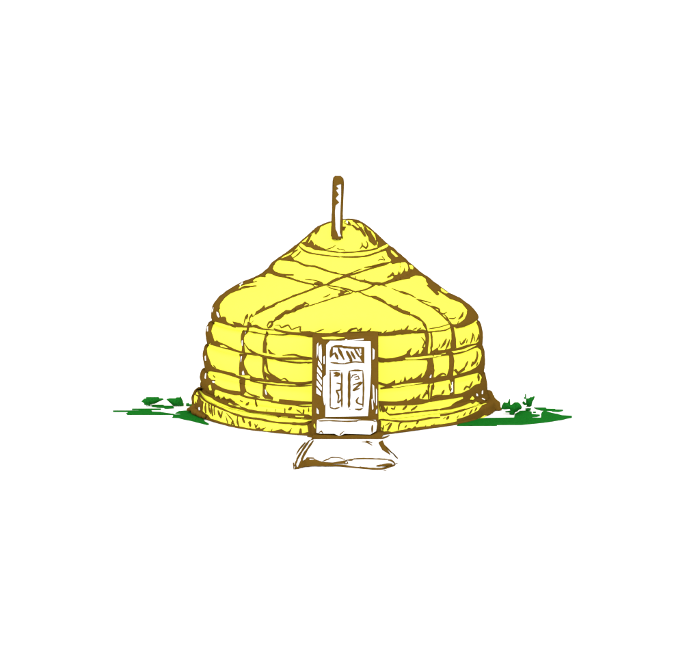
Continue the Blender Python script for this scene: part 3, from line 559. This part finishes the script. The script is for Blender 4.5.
e2 = build(lumps('earth_heap', [(488.5, 394, 4.6, -0.3), (491, 399, 4.2, -0.35), (491, 405, 6.0, -0.5), (496, 405, 4.2, -0.45), (498.6, 403, 2.2, -0.45), (497.5, 410, 4.2, -0.5), (489, 411, 5.0, -0.7), (483, 413, 3.6, -1.0), (500, 413, 2.8, -0.5), (502.5, 414.5, 1.8, -0.5), (486, 412, 4, -.85), (480, 415, 3.2, -1.1), (493, 402, 4.5, -.42), (477, 416, 2.4, -1.25)], 5), None, on_z(492, 415))
remelt(e2); tag(e2, 'tall dark brown earth heap against the right foot of the yurt', 'earth heap', 'earth heaps banked against the yurt')

# grass: low turf with short blades
def turf(name, outlines, label):
    a = Acc(name); rnd = random.Random(len(label))
    for pts in outlines:
        V2, Fc = mesh2d(pts, 1.5)
        n_ = len(V2)
        top = [on_z(x, yy) + Vector((0, 0, 0.012)) for x, yy in V2]; low = [Vector((p.x, p.y, 0.0)) for p in top]
        ed = {}
        for fc in Fc:
            for i in range(len(fc)):
                e = (fc[i - 1], fc[i]); q = tuple(sorted(e)); ed[q] = None if q in ed else e
        a.add(top + low, Fc + [[e[0], e[1], n_ + e[1], n_ + e[0]] for e in ed.values() if e], GRN)
        for (x, yy) in V2:
            if edge_dist(pts, x, yy) < 0.45: continue
            for _ in range(3):
                p = on_z(x + rnd.uniform(-.7, .7), yy + rnd.uniform(0, .5)); an = rnd.uniform(0, 6.28); h = rnd.uniform(0.012, 0.026); ww = 0.007
                d = Vector((math.cos(an), math.sin(an), 0)) * ww; q = Vector((math.cos(an * 3), math.sin(an * 3), 0)) * h * 0.6
                a.add([p - d, p + d, p + q + Vector((0, 0, h))], [[0, 1, 2]], GRN)
    xs = [p for pts in outlines for p in pts]
    o = build(a, None, on_z(sum(p[0] for p in xs) / len(xs), sum(p[1] for p in xs) / len(xs)))
    tag(o, label, 'grass', kind='stuff'); return o
turf('grass', [T('G3', [(93, 243), (270, 243), (398, 243), (395, 233), (315, 233), (315, 221), (652, 221), (652, 234), (525, 235), (548, 248), (552, 257), (655, 260)]) + T('G4', [(70, 262), (125, 270), (215, 283), (232, 290), (290, 290), (295, 278), (235, 276), (280, 250), (340, 245), (395, 242), (407, 222), (430, 250), (445, 285), (500, 300), (545, 320), (580, 370), (632, 400), (610, 410), (500, 382), (400, 357), (340, 347), (270, 327), (200, 325), (215, 308), (205, 292), (0, 292)]) + T('G3', [(262, 292), (245, 275), (268, 268), (265, 257), (93, 257)])],
     'thin dark green grass streak on the left reaching the yurt base')
turf('grass', [T('G3', [(548, 176), (686, 176)]) + T('G4', [(100, 176), (105, 188), (210, 190), (222, 215), (120, 221), (100, 210), (30, 208), (0, 200)]) + T('G3', [(548, 198)])],
     'short narrow green grass strip under the two low plants on the left')
turf('grass', [T('G5', [(75, 385), (160, 342), (260, 317), (390, 305), (690, 301)]) + T('G6', [(45, 298), (55, 262), (100, 235), (100, 228), (170, 226), (235, 238), (235, 262), (322, 270), (322, 280), (290, 290), (240, 292), (240, 302), (335, 302), (335, 262), (345, 240), (370, 225), (400, 235), (450, 250), (510, 262), (560, 276), (667, 281), (667, 300), (610, 310), (570, 322), (500, 332), (440, 343), (355, 354), (260, 364), (120, 377), (0, 377)]) + T('G5', [(505, 378), (505, 387), (75, 388)])],
     'long dark green grass wedge on the right running out from the yurt base')
turf('grass', [T('G6', [(256, 193), (387, 193), (392, 205), (485, 206), (490, 214), (572, 216), (572, 226), (525, 237), (455, 234), (450, 227), (335, 222), (290, 210)]), T('G6', [(248, 237), (280, 237), (280, 248), (248, 248)])],
     'small green grass streak above the far end of the right wedge')

# low leafy plants: a rounded clump of leaves
def clump(outlines, label, grp, foot_px):
    a = Acc('leafy_plant'); g = on_z(*foot_px); rnd = random.Random(int(foot_px[0]))
    for pts in outlines:
        V2, Fc = mesh2d(pts, 1.1)
        n_ = len(V2); fr_, bk = [], []
        for x, yy in V2:
            e = edge_dist(pts, x, yy); b = 0.035 * math.sqrt(max(0, e))
            p = on_y(x, yy, g.y); fr_.append(p + Vector((0, -b - 0.006, 0))); bk.append(p + Vector((0, b + 0.006, 0)))
        ed = {}
        for fc in Fc:
            for i in range(len(fc)):
                e = (fc[i - 1], fc[i]); q = tuple(sorted(e)); ed[q] = None if q in ed else e
        a.add(fr_ + bk, Fc + [[n_ + i for i in reversed(fc)] for fc in Fc] + [[e[0], e[1], n_ + e[1], n_ + e[0]] for e in ed.values() if e], GRN)
        for i, (x, yy) in enumerate(V2):
            if edge_dist(pts, x, yy) < 1.2 or i % 3: continue
            for sd, src in ((-1, fr_), (1, bk)):
                p = src[i]; q = Vector((rnd.uniform(-.3, .3), sd * 1.0, rnd.uniform(-.2, .5))).normalized()
                t = q.cross(Vector((rnd.uniform(-1, 1), 0, 1))).normalized(); L = rnd.uniform(.03, .05)
                a.add([p, p + q * L * .5 + t * L * .25, p + q * L, p + q * L * .5 - t * L * .25], [[0, 1, 2, 3]], GRN)
    for k in range(3):            # stems down to the ground
        x = foot_px[0] + (k - 1) * 2.0; P0 = on_y(x, foot_px[1], g.y); P0.z = 0; P1 = on_y(x + (k - 1), foot_px[1] - 3, g.y)
        u_ = Vector((0.006, 0, 0)); v_ = Vector((0, 0.006, 0))
        a.add([P0 - u_, P0 + u_, P0 + v_, P1 - u_, P1 + u_, P1 + v_], [[0, 1, 4, 3], [1, 2, 5, 4], [2, 0, 3, 5]], GRN)
    o = build(a, None, (g.x, g.y, 0)); tag(o, label, 'plant', grp)
GP = 'low leafy plants beside the yurt'
clump([T('G3', [(420, 135), (440, 115), (460, 97), (480, 97), (480, 82), (628, 82), (632, 95), (670, 95), (690, 110), (650, 127), (610, 147), (580, 162), (540, 165), (520, 187), (500, 178), (458, 172), (455, 152)])], 'wide flat-topped green plant at the far left of the yurt', GP, (149, 406))
clump([T('G4', [(130, 108), (165, 95), (240, 95), (250, 85), (290, 85), (300, 68), (310, 95), (325, 125), (335, 186), (215, 186), (175, 150)]), T('G4', [(362, 155), (395, 150), (400, 165), (430, 165), (447, 186), (362, 186)]), T('G4', [(335, 190), (362, 187), (350, 215), (362, 232), (345, 244), (328, 215)])], 'wedge-shaped green plant with a pointed tip left of the yurt base', GP, (181, 406))
clump([T('G5', [(550, 205), (558, 170), (580, 130), (620, 137), (638, 98), (648, 98), (650, 160), (690, 148)]) + T('G6', [(20, 157), (50, 131), (90, 131), (115, 155), (130, 185), (120, 205), (95, 215), (80, 232), (50, 242), (42, 268), (0, 268)]) + T('G5', [(645, 267), (645, 242), (598, 242), (593, 228), (650, 220), (640, 205), (590, 210)])], 'rounded bushy green plant just right of the brown earth heap', GP, (512, 414.5))
clump([T('G6', [(175, 90), (205, 88), (215, 78), (245, 75), (250, 66), (270, 66), (258, 100), (242, 125), (232, 175), (210, 182), (172, 180), (185, 162), (150, 162), (128, 140), (145, 118), (172, 140), (172, 97), (150, 95), (150, 78), (161, 75), (161, 42), (173, 42)]), T('G6', [(172, 195), (227, 195), (215, 224), (172, 224)])], 'small upright green plant with spiky twigs, rightmost beside the yurt', GP, (528, 411))

# ground
gm = bpy.data.meshes.new('ground'); S = 900
gm.from_pydata([(-S, -S, -0.004), (S, -S, -0.004), (S, S, -0.004), (-S, S, -0.004)], [], [[0, 1, 2, 3]]); gm.materials.append(GROUND)
go = bpy.data.objects.new('ground', gm); COL.objects.link(go); tag(go, 'plain white ground surface under the yurt', 'ground', kind='structure')

# ------------------------------------------------------------------ light
wd = bpy.data.worlds.new('World'); sc.world = wd; wd.use_nodes = True
bg = wd.node_tree.nodes['Background']; bg.inputs['Color'].default_value = (1, 1, 1, 1); bg.inputs['Strength'].default_value = 1.0
sd = bpy.data.lights.new('sun', 'SUN'); sd.energy = 1.2; sd.angle = math.radians(50); sd.color = (1, 1, 1)
so = bpy.data.objects.new('sun', sd); COL.objects.link(so); so.rotation_euler = (math.radians(52), 0, math.radians(-8))
vs = sc.view_settings; vs.view_transform = 'Standard'; vs.look = 'None'; vs.gamma = 1.0; vs.exposure = 0.75
